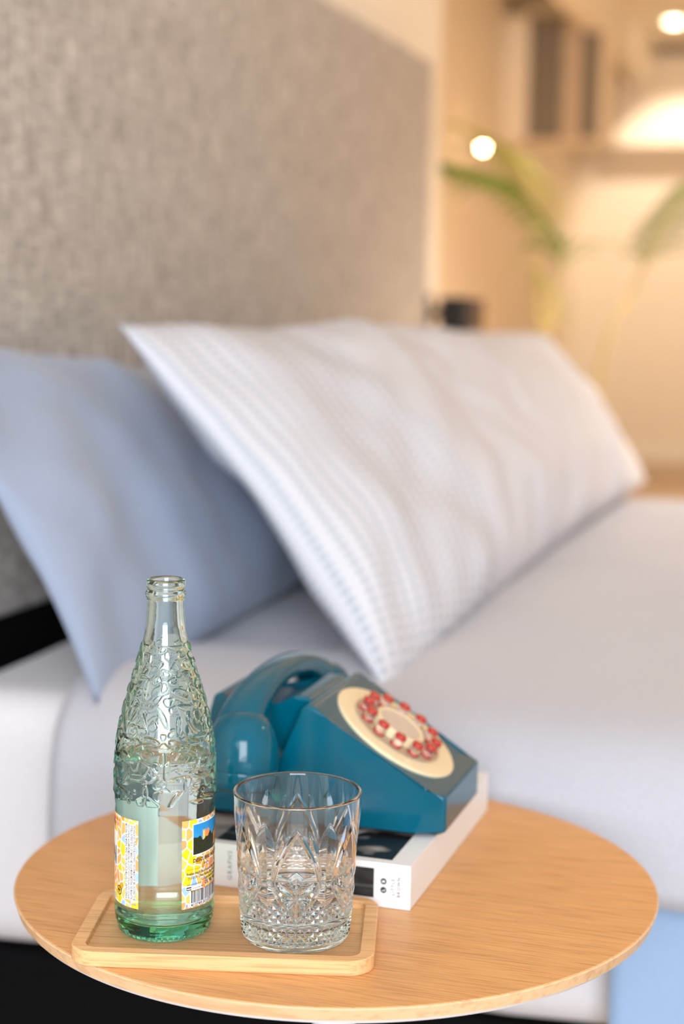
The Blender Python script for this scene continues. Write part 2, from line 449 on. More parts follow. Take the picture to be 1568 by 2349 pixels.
# ================================================================== POTTED PALM beyond the bed
palm = empty('potted_palm', (-.73, 4.72, 0), label='potted palm with arching green fronds beyond the bed', cat='plant')
lathe('pot', [(0, 0), (.13, 0), (.17, .32), (.178, .32), (.178, .345), (.158, .345), (.155, .30), (0, .30)], 'terracotta', palm, 40)
lathe('soil', [(0, .301), (.154, .301), (.154, .315), (0, .322)], 'potting_soil', palm, 32)
def frond(pts, leafstart, ln, m, droop, seed, density=34, wid=.011):
    """pts: world control points of the rachis (stem), leaflets along its end part"""
    o = Vector((-.73, 4.72, 0)); P = [Vector(p)-o for p in pts]
    def cr(t):
        n = len(P)-1; x = t*n; k = min(int(x), n-1); f = x-k
        p0 = P[max(k-1, 0)]; p1 = P[k]; p2 = P[k+1]; p3 = P[min(k+2, n)]
        return .5*((2*p1)+(p2-p0)*f+(2*p0-5*p1+4*p2-p3)*f*f+(-p0+3*p1-3*p2+p3)*f**3)
    vs = []; fs = []; ns = 40
    for i in range(ns+1):
        t = i/ns; c = cr(t); d = (cr(min(1, t+.01))-cr(max(0, t-.01))).normalized()
        a = d.orthogonal().normalized(); b = d.cross(a); r = .007*(1-t)+.0018
        for k in range(6): vs.append(c+(a*math.cos(k*PI/3)+b*math.sin(k*PI/3))*r)
    for i in range(ns):
        for k in range(6): fs.append((i*6+k, i*6+(k+1) % 6, (i+1)*6+(k+1) % 6, (i+1)*6+k))
    st = link('stem', pydata('stem', vs, fs), 'palm_stem', palm, smooth=True)
    rd = random.Random(seed)
    for i in range(density):
        t = leafstart+(1-leafstart)*i/(density-1); c = cr(t); d = (cr(min(1, t+.01))-cr(max(0, t-.01))).normalized()
        side = d.cross(Vector((0, 0, 1))).normalized()
        for sg in (-1, 1):
            u = (t-leafstart)/(1-leafstart)
            l = ln*(.45+.75*math.sin(PI*min(1, u*.9+.30)))*rd.uniform(.8, 1.15)
            base_dir = (side*sg*.8+d*.75+Vector((0, 0, .12))).normalized()
            v_ = []; f_ = []; nn = 6; p = c.copy(); dr = base_dir.copy()
            for k in range(nn+1):
                wv = wid*math.sin(PI*(k/nn*.92+.05))**.8
                wdir = dr.cross(Vector((0, 0, 1))).normalized()
                nz = Vector((0, 0, .25*wv))
                v_ += [p-wdir*wv/2+nz, p-Vector((0, 0, .1*wv)), p+wdir*wv/2+nz]
                p = p+dr*l/nn; dr = (dr+Vector((0, 0, -droop/nn))).normalized()
            for k in range(nn):
                a = k*3; f_ += [(a, a+1, a+4, a+3), (a+1, a+2, a+5, a+4)]
            link('leaflet', pydata('leaflet', v_, f_), m, palm, smooth=True)
B_ = (-.73, 4.72, .30)
frond([B_, (-0.838, 4.530, 0.897), (-0.837, 4.548, 1.029), (-0.808, 4.541, 1.149), (-0.913, 4.507, 1.308), (-1.032, 4.425, 1.372), (-1.152, 4.390, 1.397)], 0.46, 0.17, 'palm_leaf', 1.5, 1, 44, 0.012)
frond([B_, (-0.684, 4.522, 0.865), (-0.621, 4.620, 1.057), (-0.561, 4.714, 1.230), (-0.485, 4.808, 1.370), (-0.364, 4.911, 1.463)], 0.48, 0.15, 'palm_leaf', 1.4, 2, 40, 0.012)
frond([B_, (-0.868, 4.626, 0.895), (-0.900, 4.695, 1.092), (-0.933, 4.765, 1.307), (-1.018, 4.811, 1.461), (-1.168, 4.826, 1.541)], 0.5, 0.15, 'palm_leaf_light', 1, 3, 40, 0.010)
frond([B_, (-0.852, 4.578, 0.890), (-0.842, 4.644, 0.969), (-0.881, 4.699, 1.080), (-0.968, 4.679, 1.141)], 0.45, 0.07, 'palm_leaf_light', 1.2, 4, 26, 0.006)

# ================================================================== SIDE TABLE
TX, TY, TZ = -.3743, 1.1896, .55
tb = empty('side_table', (TX, TY, 0), label='round oak side table beside the bed holding the phone, tray and book', cat='table')
lathe('tabletop', [(0, TZ-.009), (.2455, TZ-.009), (.2493, TZ-.0008), (.2485, TZ), (0, TZ)], 'oak_veneer', tb, 256)
tp = lathe('edge_band', [(.2452, TZ-.0095), (.2475, TZ-.0095), (.2501, TZ-.0012), (.2496, TZ-.0004), (.2486, TZ-.0003), (.2450, TZ-.0095)], 'oak_edge_band', tb, 256)
tp['label'] = 'paler oak edge band'
lathe('underside', [(0, TZ-.0125), (.2445, TZ-.0125), (.2470, TZ-.0096), (0, TZ-.0091)], 'white_metal', tb, 256)
lathe('pole', [(0, .012), (.017, .012), (.017, TZ-.016), (.045, TZ-.0135), (0, TZ-.0135)], 'white_metal', tb, 40)
lathe('foot_plate', [(0, 0), (.155, 0), (.155, .006), (.15, .009), (.02, .012), (0, .012)], 'white_metal', tb, 96)

# ================================================================== TRAY
TRX, TRY = -.4055, 1.0399; TRR = math.radians(14.6); TW, TD, TH = .2073, .1245, .0105
def rrect(w, d, r, n=12):
    out = []
    for cx, cy_, a0 in ((w/2-r, d/2-r, 0), (-w/2+r, d/2-r, PI/2), (-w/2+r, -d/2+r, PI), (w/2-r, -d/2+r, 1.5*PI)):
        for k in range(n+1):
            a = a0+PI/2*k/n; out.append((cx+r*math.cos(a), cy_+r*math.sin(a)))
    return out
def tray_mesh():
    wl = .0098; rec = .0050; rings = []
    R0 = .019
    def ring(ins, z, rr=None): rings.append([(x, y, z) for x, y in rrect(TW-2*ins, TD-2*ins, max(.004, (R0-ins) if rr is None else rr))])
    ring(.0006, 0); ring(0, .0006); ring(0, TH-.0008); ring(.0008, TH)
    ring(wl-.0005, TH, .0095); ring(wl, TH-.0005, .0090); ring(wl+.0002, rec+.0006, .0088); ring(wl+.0010, rec, .0080)
    n = len(rings[0]); vs = [p for r in rings for p in r]; fs = []
    for k in range(len(rings)-1):
        for i in range(n): fs.append((k*n+i, k*n+(i+1) % n, (k+1)*n+(i+1) % n, (k+1)*n+i))
    fs.append(list(range(n))[::-1]); fs.append([(len(rings)-1)*n+i for i in range(n)])
    return pydata('tray', vs, fs)
tr = link('tray', tray_mesh(), ['bamboo'], loc=(TRX, TRY, TZ)); tr.rotation_euler = (0, 0, TRR); auto_smooth(tr, 40)
tag(tr, 'pale bamboo tray with a raised rounded rim under the bottle and glass', 'tray')
REC = TZ+.0050

# ================================================================== BOTTLE
BX, BY, BZ = -.4513, 1.0291, REC
RB = .0354
BH = .2512
outer = [(0, .0030), (.020, .0028), (.0255, .0008), (.0285, 0), (.0310, .0012), (.0332, .0045), (.0346, .0095), (.03525, .016), (.0353, .0195),
         (.03495, .0215), (.03495, .0925), (.0353, .0955), (.0354, .105), (.0353, .118), (.0349, .127), (.0342, .135), (.0332, .1425), (.0318, .150), (.0300, .158), (.0280, .166),
         (.0256, .174), (.0232, .182), (.0210, .1895), (.0188, .197), (.0170, .2035), (.0155, .209), (.0143, .215), (.0136, .221), (.0131, .228),
         (.01285, .234), (.0129, .2370), (.0137, .2384), (.0142, .2404), (.0137, .2424), (.0128, .2434), (.0127, .2446),
         (.0134, .2455), (.01375, .2475), (.0133, .2500), (.0120, .2512), (.0106, .2508), (.0100, .2496)]
inner = [(.0098, .245), (.0096, .232), (.0103, .221), (.0118, .211), (.0143, .200), (.0180, .187), (.0228, .171), (.0268, .157), (.0298, .143),
         (.0315, .130), (.0322, .115), (.0323, .095), (.0322, .030), (.0316, .020), (.0296, .0135), (.024, .0105), (.012, .0095), (0, .0092)]
def catmull(pts, step):
    out = []
    for (r0, z0), (r1, z1) in zip(pts, pts[1:]):
        n = max(1, int(math.hypot(r1-r0, z1-z0)/step))
        for k in range(n): out.append((r0+(r1-r0)*k/n, z0+(z1-z0)*k/n))
    out.append(pts[-1]); return out
def smooth_prof(p, it):
    p = np.array(p)
    for _ in range(it):
        q = p.copy(); q[1:-1] = (p[:-2]+2*p[1:-1]+p[2:])/4; p = q
    return p
SEG = 640
po = catmull(outer, .00034); po = smooth_prof(po, 5); po[0] = (0, .003)
pin = smooth_prof(catmull(inner, .0015), 3)
# relief height map
th = np.arange(SEG)*2*PI/SEG
H = np.zeros((len(po), SEG))
arc = po[:, 1]; Zg = po[:, 1][:, None]; Rg = po[:, 0][:, None]
first = int(np.argmax(po[:, 1] > .0985)); 
last = int(np.argmax(po[:, 1] > .2065))
placed = []
def sstep(x, a, b):
    t = np.clip((x-a)/(b-a), 0, 1); return t*t*(3-2*t)
rz_cnt = 0
for trial in range(9000):
    z0 = rng.uniform(.0995, .2055); t0 = rng.uniform(0, 2*PI)
    k0 = int(np.searchsorted(po[first:last, 1], z0))+first; r0 = po[min(k0, last-1), 0]
    scale_r = .60+.40*min(1, r0/.034)
    big = trial < 2500
    kind = rng.choice([0, 0, 1, 1, 1, 2, 2, 3])
    if kind == 0: a = rng.uniform(.0028, .0046 if big else .0034)*scale_r; b = a*rng.uniform(.8, 1.3)
    elif kind == 1: a, b = rng.uniform(.0013, .0022), rng.uniform(.0042, .0092 if big else .0052)*scale_r
    elif kind == 2: a, b = rng.uniform(.0020, .0034), rng.uniform(.0038, .0066)*scale_r
    else: a, b = rng.uniform(.0012, .0018), rng.uniform(.0013, .0022)
    ang = rng.uniform(0, PI) if kind != 1 else rng.choice([0, 0, .5, -.6, 1.3, 1.57])
    R_ = max(a, b)*1.05; ph1, ph2, ex = rng.uniform(0, 2*PI), rng.uniform(0, 2*PI), rng.uniform(1.7, 4.0)
    ok = True
    for (pt, pz, pr, pR) in placed:
        dt = (pt-t0+PI) % (2*PI)-PI
        if math.hypot(dt*r0, pz-z0) < (pR+R_)*(.74 if kind != 3 else .92)+.0004: ok = False; break
    if not ok: continue
    placed.append((t0, z0, r0, R_)); rz_cnt += 1
    ks = np.where((np.abs(po[:, 1]-z0) < R_*1.3+.001) & (po[:, 0] > r0-.02) & (np.arange(len(po)) >= first) & (np.arange(len(po)) < last))[0]
    if not len(ks): continue
    dT = (th-t0+PI) % (2*PI)-PI
    js = np.where(np.abs(dT)*r0 < R_*1.3+.001)[0]
    X_ = dT[js][None, :]*r0; Y_ = (po[ks, 1]-z0)[:, None]
    ca, sa = math.cos(ang), math.sin(ang)
    u = (X_*ca+Y_*sa)/a; v = (-X_*sa+Y_*ca)/b
    if kind == 2: u = u*(1+.35*v)         # teardrop
    fi = np.arctan2(v, u)
    e = (np.abs(u)**ex+np.abs(v)**ex)**(1/ex)*(1+.13*np.sin(2*fi+ph1)+.10*np.sin(3*fi+ph2))
    edge = .00055/min(a, b)
    hgt = .00068*(1-sstep(e, 1-edge, 1+edge*.8))
    style = rng.integers(0, 6)
    if style == 0 and min(a, b) > .0018: hgt = hgt-.00050*(1-sstep(e, .45, .75))
    elif style < 4: hgt = hgt+.00025*np.clip(1-e, 0, 1)
    sub = H[np.ix_(ks, js)]; H[np.ix_(ks, js)] = np.maximum(sub, hgt)
# knurl dots round the foot
for k in range(len(po)):
    z = po[k, 1]
    if .0012 < z < .0052 and po[k, 0] > .030:
        H[k] += .0005*np.clip(np.cos(th*52), 0, 1)**1.5*max(0, 1-abs(z-.0033)/.0017)
po_r = po[:, 0][:, None]+H
rows_o = np.stack([po_r*np.cos(th), po_r*np.sin(th), np.broadcast_to(po[:, 1][:, None], po_r.shape)], -1)
pi_r = np.repeat(pin[:, 0][:, None], SEG, 1)
rows_i = np.stack([pi_r*np.cos(th), pi_r*np.sin(th), np.broadcast_to(pin[:, 1][:, None], pi_r.shape)], -1)
G = np.concatenate([rows_o[1:], rows_i[:-1]])
def grid_solid(name, G, zb, zt):
    """rows x seg ring grid closed by a centre vertex at both ends"""
    nr, sg = G.shape[:2]; i = np.arange(sg); j = (i+1) % sg
    q = np.concatenate([np.stack([k*sg+i, k*sg+j, (k+1)*sg+j, (k+1)*sg+i], -1) for k in range(nr-1)])
    me = bpy.data.meshes.new(name)
    V = np.concatenate([G.reshape(-1, 3), [[0, 0, zb], [0, 0, zt]]]).astype(np.float32)
    c0 = nr*sg; c1 = c0+1
    t = np.concatenate([np.stack([np.full(sg, c0), j, i], -1), np.stack([np.full(sg, c1), (nr-1)*sg+i, (nr-1)*sg+j], -1)])
    loops = np.concatenate([q.ravel(), t.ravel()]).astype(np.int32)
    tot = np.concatenate([np.full(len(q), 4), np.full(len(t), 3)]).astype(np.int32)
    st = np.concatenate([[0], np.cumsum(tot)[:-1]]).astype(np.int32)
    me.vertices.add(len(V)); me.vertices.foreach_set('co', V.ravel())
    me.loops.add(len(loops)); me.loops.foreach_set('vertex_index', loops)
    me.polygons.add(len(tot)); me.polygons.foreach_set('loop_start', st); me.polygons.foreach_set('loop_total', tot)
    me.update(calc_edges=True); return me
AZ = math.atan2(-BY, -BX)      # direction from the bottle to the camera, measured round z
bt = empty('water_bottle', (BX, BY, BZ), label='pale green embossed glass water bottle with mosaic labels on the tray', cat='bottle')
link('glass_body', grid_solid('glass_body', G, .003, .0092), 'bottle_glass', bt, smooth=True)
# water in the bottle
WL = .1275
wp = [(r+.00012, z-.0001) for r, z in pin[::-1] if z < WL-.0004]
rw = wp[-1][0]
wp = [(0, .0090)]+wp[1:]+[(rw+.0001, WL+.0007), (rw-.0010, WL+.0001), (rw-.003, WL), (0, WL)]
lathe('water', wp, 'water', bt, 160)

# ---- labels: thin curved sheets, printed mosaic outside, white paper inside
def mosaic_mat():
    m = mat('mosaic_print', (240, 240, 240), .45)
    uv = N(m, 'ShaderNodeUVMap'); mp = N(m, 'ShaderNodeMapping'); L(m, uv.outputs[0], mp.inputs['Vector'])
    mp.inputs['Scale'].default_value = (1, .72, 1); mp.inputs['Rotation'].default_value = (0, 0, .35)
    vo = N(m, 'ShaderNodeTexVoronoi'); vo.voronoi_dimensions = '2D'; vo.inputs['Scale'].default_value = 190
    vo.inputs['Randomness'].default_value = .9
    ve = N(m, 'ShaderNodeTexVoronoi'); ve.voronoi_dimensions = '2D'; ve.feature = 'DISTANCE_TO_EDGE'; ve.inputs['Scale'].default_value = 190
    ve.inputs['Randomness'].default_value = .9
    L(m, mp.outputs[0], vo.inputs['Vector']); L(m, mp.outputs[0], ve.inputs['Vector'])
    sx = N(m, 'ShaderNodeSeparateColor'); L(m, vo.outputs['Color'], sx.inputs[0])
    c = ramp(m, sx.outputs[0], [(0, (247, 176, 96)), (.26, (248, 196, 102)), (.42, (244, 206, 24)), (.60, (246, 160, 96)), (.74, (214, 158, 20)), (.84, (158, 192, 228)), (.93, (244, 206, 24))], 'CONSTANT')
    g = N(m, 'ShaderNodeMath', operation='LESS_THAN'); L(m, ve.outputs['Distance'], g.inputs[0]); g.inputs[1].default_value = .075
    c2 = mix(m, g.outputs[0], c, (240, 240, 242))
    geo = N(m, 'ShaderNodeNewGeometry')
    c3 = mix(m, geo.outputs['Backfacing'], c2, (232, 236, 232))
    L(m, c3, bsdf(m).inputs['Base Color'])
    return m
mosaic_mat()
m = mat('picture_print', (255, 255, 255), .4)
at = N(m, 'ShaderNodeAttribute'); at.attribute_name = 'ink'; L(m, at.outputs['Color'], bsdf(m).inputs['Base Color'])

RL = .03512
def cyl_grid(name, a0, a1, z0, z1, r, na, nz, mats, parent, colfn=None, thick=0):
    A = np.linspace(a0, a1, na+1); Z_ = np.linspace(z0, z1, nz+1)
    vs = [(r*math.cos(a), r*math.sin(a), z) for z in Z_ for a in A]
    fs = [(k*(na+1)+i, k*(na+1)+i+1, (k+1)*(na+1)+i+1, (k+1)*(na+1)+i) for k in range(nz) for i in range(na)]
    me = pydata(name, vs, fs)
    uvl = me.uv_layers.new(name='UVMap')
    idx = np.empty(len(me.loops), np.int32); me.loops.foreach_get('vertex_index', idx)
    uvv = np.array([(a*r, z) for z in Z_ for a in A], np.float32); uvl.data.foreach_set('uv', uvv[idx].ravel())
    if colfn:
        ca = me.color_attributes.new('ink', 'FLOAT_COLOR', 'POINT')
        cc = np.array([s2l(colfn(i/na, k/nz)) for k in range(nz+1) for i in range(na+1)], np.float32)
        ca.data.foreach_set('color', cc.ravel())
    return link(name, me, mats, parent, smooth=True)
def on_cyl(me, a_c, z_c, r, mats, parent, name, rot=0.0, extra=0.0):
    """bend a flat text/shape mesh (x right as seen, y up) round the bottle; a_c is its centre angle"""
    c, s = math.cos(rot), math.sin(rot)
    for v in me.vertices:
        x = v.co.x*c-v.co.y*s; y = v.co.x*s+v.co.y*c
        a = a_c+x/r; rr = r+v.co.z+extra
        v.co = (rr*math.cos(a), rr*math.sin(a), z_c+y)
    me.update(); return link(name, me, mats, parent)
LZ0, LZ1 = .0248, .0876
# angles: seen from the camera, x to the right is increasing angle round z (counter-clockwise from above)
def ang(deg): return AZ+math.radians(deg)
fl = cyl_grid('front_label', ang(-176), ang(-31), LZ0, LZ1, RL, 120, 4, 'mosaic_print', bt)
fl['label'] = 'wide mosaic label wrapped round the left side'
bl = cyl_grid('back_label', ang(19.5), ang(118), LZ0, LZ1, RL, 90, 4, 'mosaic_print', bt)
bl['label'] = 'mosaic back label with picture and barcode'
E1 = .00006
# white field of the front label with the brand lettering, last letter just turning into view
cyl_grid('white_field', ang(-150), ang(-68), .0500, .0750, RL+E1, 60, 2, 'print_white', fl)
def strip_text(parent, txt, size, a_deg, zc, m='ink', rot=0, sx=1.0, bold=0, align='CENTER', spacing=1.0, name='lettering'):
    me = text_mesh(txt, size, 0, align, bold, sx, spacing)
    return on_cyl(me, ang(a_deg), zc, RL+2*E1, m, parent, name, rot)
mat('seal_yellow', (212, 176, 20), .5); mat('ink_blue', (70, 90, 190), .5)
strip_text(fl, 'CATALAN', .0175, -71.5, .0515, sx=.62, bold=.0006, align='RIGHT')
strip_text(fl, 'VICHY', .0085, -92, .0775, sx=.8)
strip_text(fl, 'GENUINA\nDES DE', .0036, -72, .0830, 'ink_red', sx=.8)
small = ['DECLARADA DE UTILIDAD PUBLICA POR R.O. DE 5 DE MARZO DE 1883. DECLARED TO BE',
         'OF PUBLIC INTEREST BY R.O. OF 5 MARCH 1883. AGUA MINEROMEDICINAL DEL MANANTIAL',
         'VICHY CATALAN. AGUA MINEROMEDICINAL DE LA FONT VICHY CATALAN. VICHY CATALAN',
         'MEDICINAL AND MINERAL SPRING WATER. CALDES DE MALAVELLA (GIRONA) ESPANA']
for k, s_ in enumerate(small):
    cyl_grid('text_field', ang(-38.4-k*4.1), ang(-34.6-k*4.1), .0300, .0845, RL+E1, 4, 1, 'print_white', fl)
    me = text_mesh(s_, .0027, 0, 'CENTER', .00003)
    xs = [v.co.x for v in me.vertices]; wd = max(xs)-min(xs)
    for v in me.vertices: v.co.x *= .0535/wd
    on_cyl(me, ang(-37.8-k*4.1), .0572, RL+2*E1, 'ink', fl, 'lettering', -PI/2)
for rr_, mm_, ee in ((.0034, 'ink', 2), (.0028, 'seal_yellow', 3)):
    bm = bmesh.new(); bmesh.ops.create_circle(bm, cap_ends=True, segments=32, radius=rr_)
    on_cyl(fin(bm, 'seal'), ang(-63), .0340, RL+ee*E1, mm_, fl, 'seal')
me = text_mesh('+', .0060, 0, 'CENTER', .0002); on_cyl(me, ang(-63), .0322, RL+4*E1, 'ink', fl, 'lettering')
strip_text(fl, 'Q-LAB', .0022, -39, .0268, 'ink_blue')

# back label: picture, caption, address lines, barcode
def picture(u, v):
    sky = (20+int(60*(1-v)), 140+int(30*(1-v)), 214)
    tree = v < .52+.07*math.sin(u*19)+.04*math.sin(u*47+1)-.25*max(0, u-.55)
    tower = .20 < u < .40 and v < .76-(.05 if int(u*50) % 2 else 0)
    bld = u > .36 and v < .34+(u-.36)*1.0
    n = noise.noise(Vector((u*22, v*22, 1)))
    if tree and u < .55:
        g = 26+int(22*n); return (max(8, g), max(14, g+14), max(6, g-8))
    if bld:
        if v > .34+(u-.36)*.86-.03: return (70, 62, 58)
        if v < .10: return (96, 84, 60)
        arch = (math.sin(u*62) > .1) and (.16 < v < .34)
        return (92, 50, 26) if arch else (232, 150, 74) if u < .8 else (176, 122, 84)
    if tower: return (240, 146, 78) if u > .26 else (250, 206, 120)
    return sky
cyl_grid('picture_border', ang(32.5), ang(104), .0617, .0846, RL+E1, 40, 2, 'print_white', bl)
cyl_grid('picture', ang(33.8), ang(103), .0625, .0838, RL+2*E1, 110, 60, 'picture_print', bl, picture)
strip_text(bl, 'DESCUBRE NUESTRA HISTORIA', .0037, 33.5, .0570, align='LEFT', bold=.00008)
strip_text(bl, 'www.', .0028, 50, .0537, align='LEFT')
cyl_grid('rule', ang(25.5), ang(112), .0522, .0524, RL+2*E1, 40, 1, 'ink_red', bl)
for k, s_ in enumerate(['Analisis (mg/l): Bicarbonatos 2081 Sulfatos 47 Cloruros 598', '(1.25) Dr. Oliver Rodes. Agua mineral natural carbonica', 'C/ Roger Lauria 126 Barcelona']):
    strip_text(bl, s_, .0026, (25, 27, 46)[k], .0485-k*.0028, align='LEFT', sx=.8, bold=.00005)
strip_text(bl, 'C\u20ac  902 100 10', .0036, 52, .0392, align='LEFT', sx=.8, bold=.0001)
strip_text(bl, 'www.reciclado.es', .0018, 25.5, .0412, align='LEFT')
cyl_grid('web_strip', ang(24.8), ang(45.5), .0373, .0405, RL+2*E1, 12, 1, 'print_white', bl)
cyl_grid('web_box', ang(25.2), ang(31.5), .0377, .0401, RL+2.6*E1, 6, 1, 'ink', bl)
me = text_mesh('www.', .0018, 0, 'LEFT', .0001); on_cyl(me, ang(25.8), .0384, RL+4*E1, 'print_white', bl, 'lettering')
strip_text(bl, 'vichycatalan.com', .0016, 32.4, .0383, align='LEFT')
cyl_grid('barcode_panel', ang(29.5), ang(80), .0282, .0364, RL+E1*1.2, 40, 1, 'print_white', bl)
cyl_grid('barcode_panel', ang(23.5), ang(80), .0256, .0282, RL+E1*1.2, 40, 1, 'print_white', bl)
vs = []; fs = []; a = 31.5; k = 0; bars = rng.integers(1, 4, 120); Rb = RL+2*E1
while a < 78:
    wbar = .50*bars[k]; gap = .50*bars[k+1]; k += 2
    n0 = len(vs)
    for aa, zz in ((a, .0283), (a+wbar, .0283), (a+wbar, .0372), (a, .0372)):
        t = ang(aa); vs.append((Rb*math.cos(t), Rb*math.sin(t), zz))
    fs.append((n0, n0+1, n0+2, n0+3)); a += wbar+gap
link('barcode', pydata('barcode', vs, fs), 'ink', bl)
strip_text(bl, '8', .0034, 24.2, .0257, align='LEFT')
strip_text(bl, '410749 001075', .0033, 31, .0257, align='LEFT', bold=.00004)

# ================================================================== TUMBLER
GX, GY, GZ = -.359, 1.0472, REC
GH = .1045
tg = empty('drinking_glass', (GX, GY, GZ), label='cut crystal tumbler half full of water on the tray', cat='glass')
SEG2 = 960; nz2 = 330
zc = np.linspace(0.0, GH-.0008, nz2)
def rad(z):
    return np.interp(z, [0, .0015, .004, .010, .030, .060, .0885, GH], [.0345, .0365, .0378, .0389, .0405, .0424, .0441, .04475])
th2 = np.arange(SEG2)*2*PI/SEG2
AZG = math.atan2(-GY, -GX)
T, Zz = np.meshgrid(th2-AZG, zc)
Rr = rad(Zz)
depth = np.zeros_like(T)                # cut depth inward
per = 2*PI/6
tt = (T+per/2) % per-per/2              # -30..30 deg, one big motif per 60 deg, one facing the camera
x = tt*.0415                            # metres along the surface (+-21.7 mm)
# diamond band round the foot
def diamonds(x_, z_, px, pz):
    u = np.abs(((x_/px+z_/pz) % 1)-.5)*2; v = np.abs(((x_/px-z_/pz) % 1)-.5)*2
    return np.maximum(1-u, 1-v)        # 0 at pyramid tip .. 1 in grooves
n_d = 19*2; px = 2*PI*.0415/n_d
kz = Zz-.0062
low = (Zz > .0062) & (Zz < .01925)
dia1 = diamonds(T*.0415, kz, px, .0065)
top_edge = .0285-np.abs(x)*0.0
v_low = .0185+np.maximum(0, .0)
# kite outline (large diamond): apex z=.0795 top, foot z=.0165, widest at z~.045
zt, zb, zw, hw = .0880, .0235, .0480, .0172
kw_ = np.where(Zz > zw, hw*(1-np.clip((Zz-zw)/(zt-zw), 0, 2)**1.5), hw*(Zz-zb)/(zw-zb))
inside = kw_-np.abs(x)                    # >0 inside the kite
dband = (Zz > .0225) & (Zz < .0355) & (inside < -.0004)
depth = np.where(low, dia1*.0013, depth)
depth = np.where(dband & (np.abs(x) > 0), diamonds(T*.0415, Zz-.0225, px, .0065)*.0013, depth)
# V-cut along the kite outline
depth = np.where(Zz > .0205, np.maximum(depth, .0018*np.clip(1-np.abs(inside)/.0020, 0, 1)), depth)
# star inside the kite: facets as ridged wedges round the centre (0,.038)
cx_, cz_ = 0.0, .0410
dx = x-cx_; dz = (Zz-cz_)
rad_ = np.hypot(dx, dz); an = np.arctan2(dz, dx)
spk = np.abs(((an/(PI/4)) % 1)-.5)*2       # 0 mid .. 1 on the ray
lens = np.clip(1-rad_/.0185, 0, 1)
star = .0023*np.clip(1-spk, 0, 1)*np.clip(rad_/.004, 0, 1)*np.clip((.0190-rad_)/.009, 0, 1)
depth = np.where((inside > .0005), np.maximum(depth, star), depth)
# upper chevrons inside the kite top
# tall lens cuts between kites (centred on the +-30 deg lines) with cross facets
xe = (.0217-np.abs(x))                    # distance from the lines between motifs
for zc_, hh, ww, dp in ((.070, .024, .0085, .0022), (.050, .016, .0110, .0018)):
    wv = ww*np.clip(1-((Zz-zc_)/hh)**2, 0, 1)
    f = np.clip(1-xe/np.maximum(wv, 1e-5), 0, 1)*np.sqrt(np.clip(wv/ww, 0, 1))
    depth = np.where(inside < 0, np.maximum(depth, dp*f), depth)
# slanting leaf cuts either side of the top of the kite
for cxx, czz, a_, b_, rot_ in ((.0125, .074, .0026, .0165, .30), (.0080, .067, .0022, .010, .62), (.0165, .058, .0022, .013, .10)):
    uu = (np.abs(x)-cxx)*math.cos(rot_)+(Zz-czz)*math.sin(rot_); vv = -(np.abs(x)-cxx)*math.sin(rot_)+(Zz-czz)*math.cos(rot_)
    wv = a_*(1-(np.clip(np.abs(vv)/b_, 0, 1))**1.6)
    f = np.clip(1-np.abs(uu)/np.maximum(wv, 1e-5), 0, 1)*(wv/a_)
    depth = np.where((inside < .0002) & (Zz < .0895), np.maximum(depth, .0016*f), depth)
# small diamonds in the tall cuts' lower ends
Rr = Rr-depth
lip = [(.04485, GH-.0004), (.04465, GH+.0005), (.0441, GH+.0010), (.0434, GH+.0011), (.0427, GH+.0008), (.04225, GH+.0001)]
ins = [(.0421, GH-.001), (.0418, .090), (.0408, .070), (.0396, .040), (.0388, .024), (.0376, .0168), (.0345, .0138), (.025, .0128), (0, .0126)]
ins_f = smooth_prof(catmull(ins, .0012), 2); ins_f[0] = ins[0]; ins_f[-1] = ins[-1]
rows_ = [np.stack([Rr[k]*np.cos(th2), Rr[k]*np.sin(th2), np.full(SEG2, zc[k])], -1) for k in range(nz2)]
rows_.insert(0, np.stack([.031*np.cos(th2), .031*np.sin(th2), np.full(SEG2, 0.0)], -1))
rows_.insert(0, np.stack([.028*np.cos(th2), .028*np.sin(th2), np.full(SEG2, 0.0012)], -1))
for r_, z_ in lip+[tuple(p) for p in ins_f[:-1]]:
    rows_.append(np.stack([r_*np.cos(th2), r_*np.sin(th2), np.full(SEG2, z_)], -1))
gl = link('glass_body', grid_solid('tumbler', np.stack(rows_), .0012, .0126), 'clear_glass', tg, smooth=True)
WG = .0520
ww_ = [(r+.00010, z-.0001) for r, z in ins_f[::-1] if z < WG-.0006]
rw = ww_[-1][0]
lathe('water', [(0, .0125)]+ww_[1:]+[(rw+.0003, WG+.0008), (rw-.0009, WG+.0001), (rw-.0025, WG), (0, WG)], 'water', tg, 160)

# ================================================================== BOOK
KX1, KY0, KY1, KZ = -.2990, 1.1330, 1.3960, TZ+.0002
KX0 = KX1-.225; KH = .0342
bk = empty('photo_book', ((KX0+KX1)/2, (KY0+KY1)/2, KZ), label='thick white paperback photography book lying under the blue telephone', cat='book')
hw_ = (KX1-KX0)/2; hd_ = (KY1-KY0)/2
def bkbox(name, lo, hi, m, bev=.0006): return box(name, lo, hi, m, bk, bev)
bkbox('page_block', (-hw_+.001, -hd_+.0008, .0006), (hw_-.0006, hd_-.001, KH-.0006), 'pages', .0003)
bkbox('back_cover', (-hw_, -hd_, 0), (hw_, hd_, .0006), 'paper_cover', 0)
fc = bkbox('front_cover', (-hw_, -hd_, KH-.0006), (hw_, hd_, KH), 'paper_cover', 0)
spn = bkbox('spine', (-hw_, -hd_-.0006, 0), (hw_, -hd_+.0006, KH), 'paper_cover', .0004)
box('spine_side', (hw_-.0006, -hd_, .0004), (hw_+.0002, hd_-.001, KH-.0006), 'paper_cover', bk, 0)
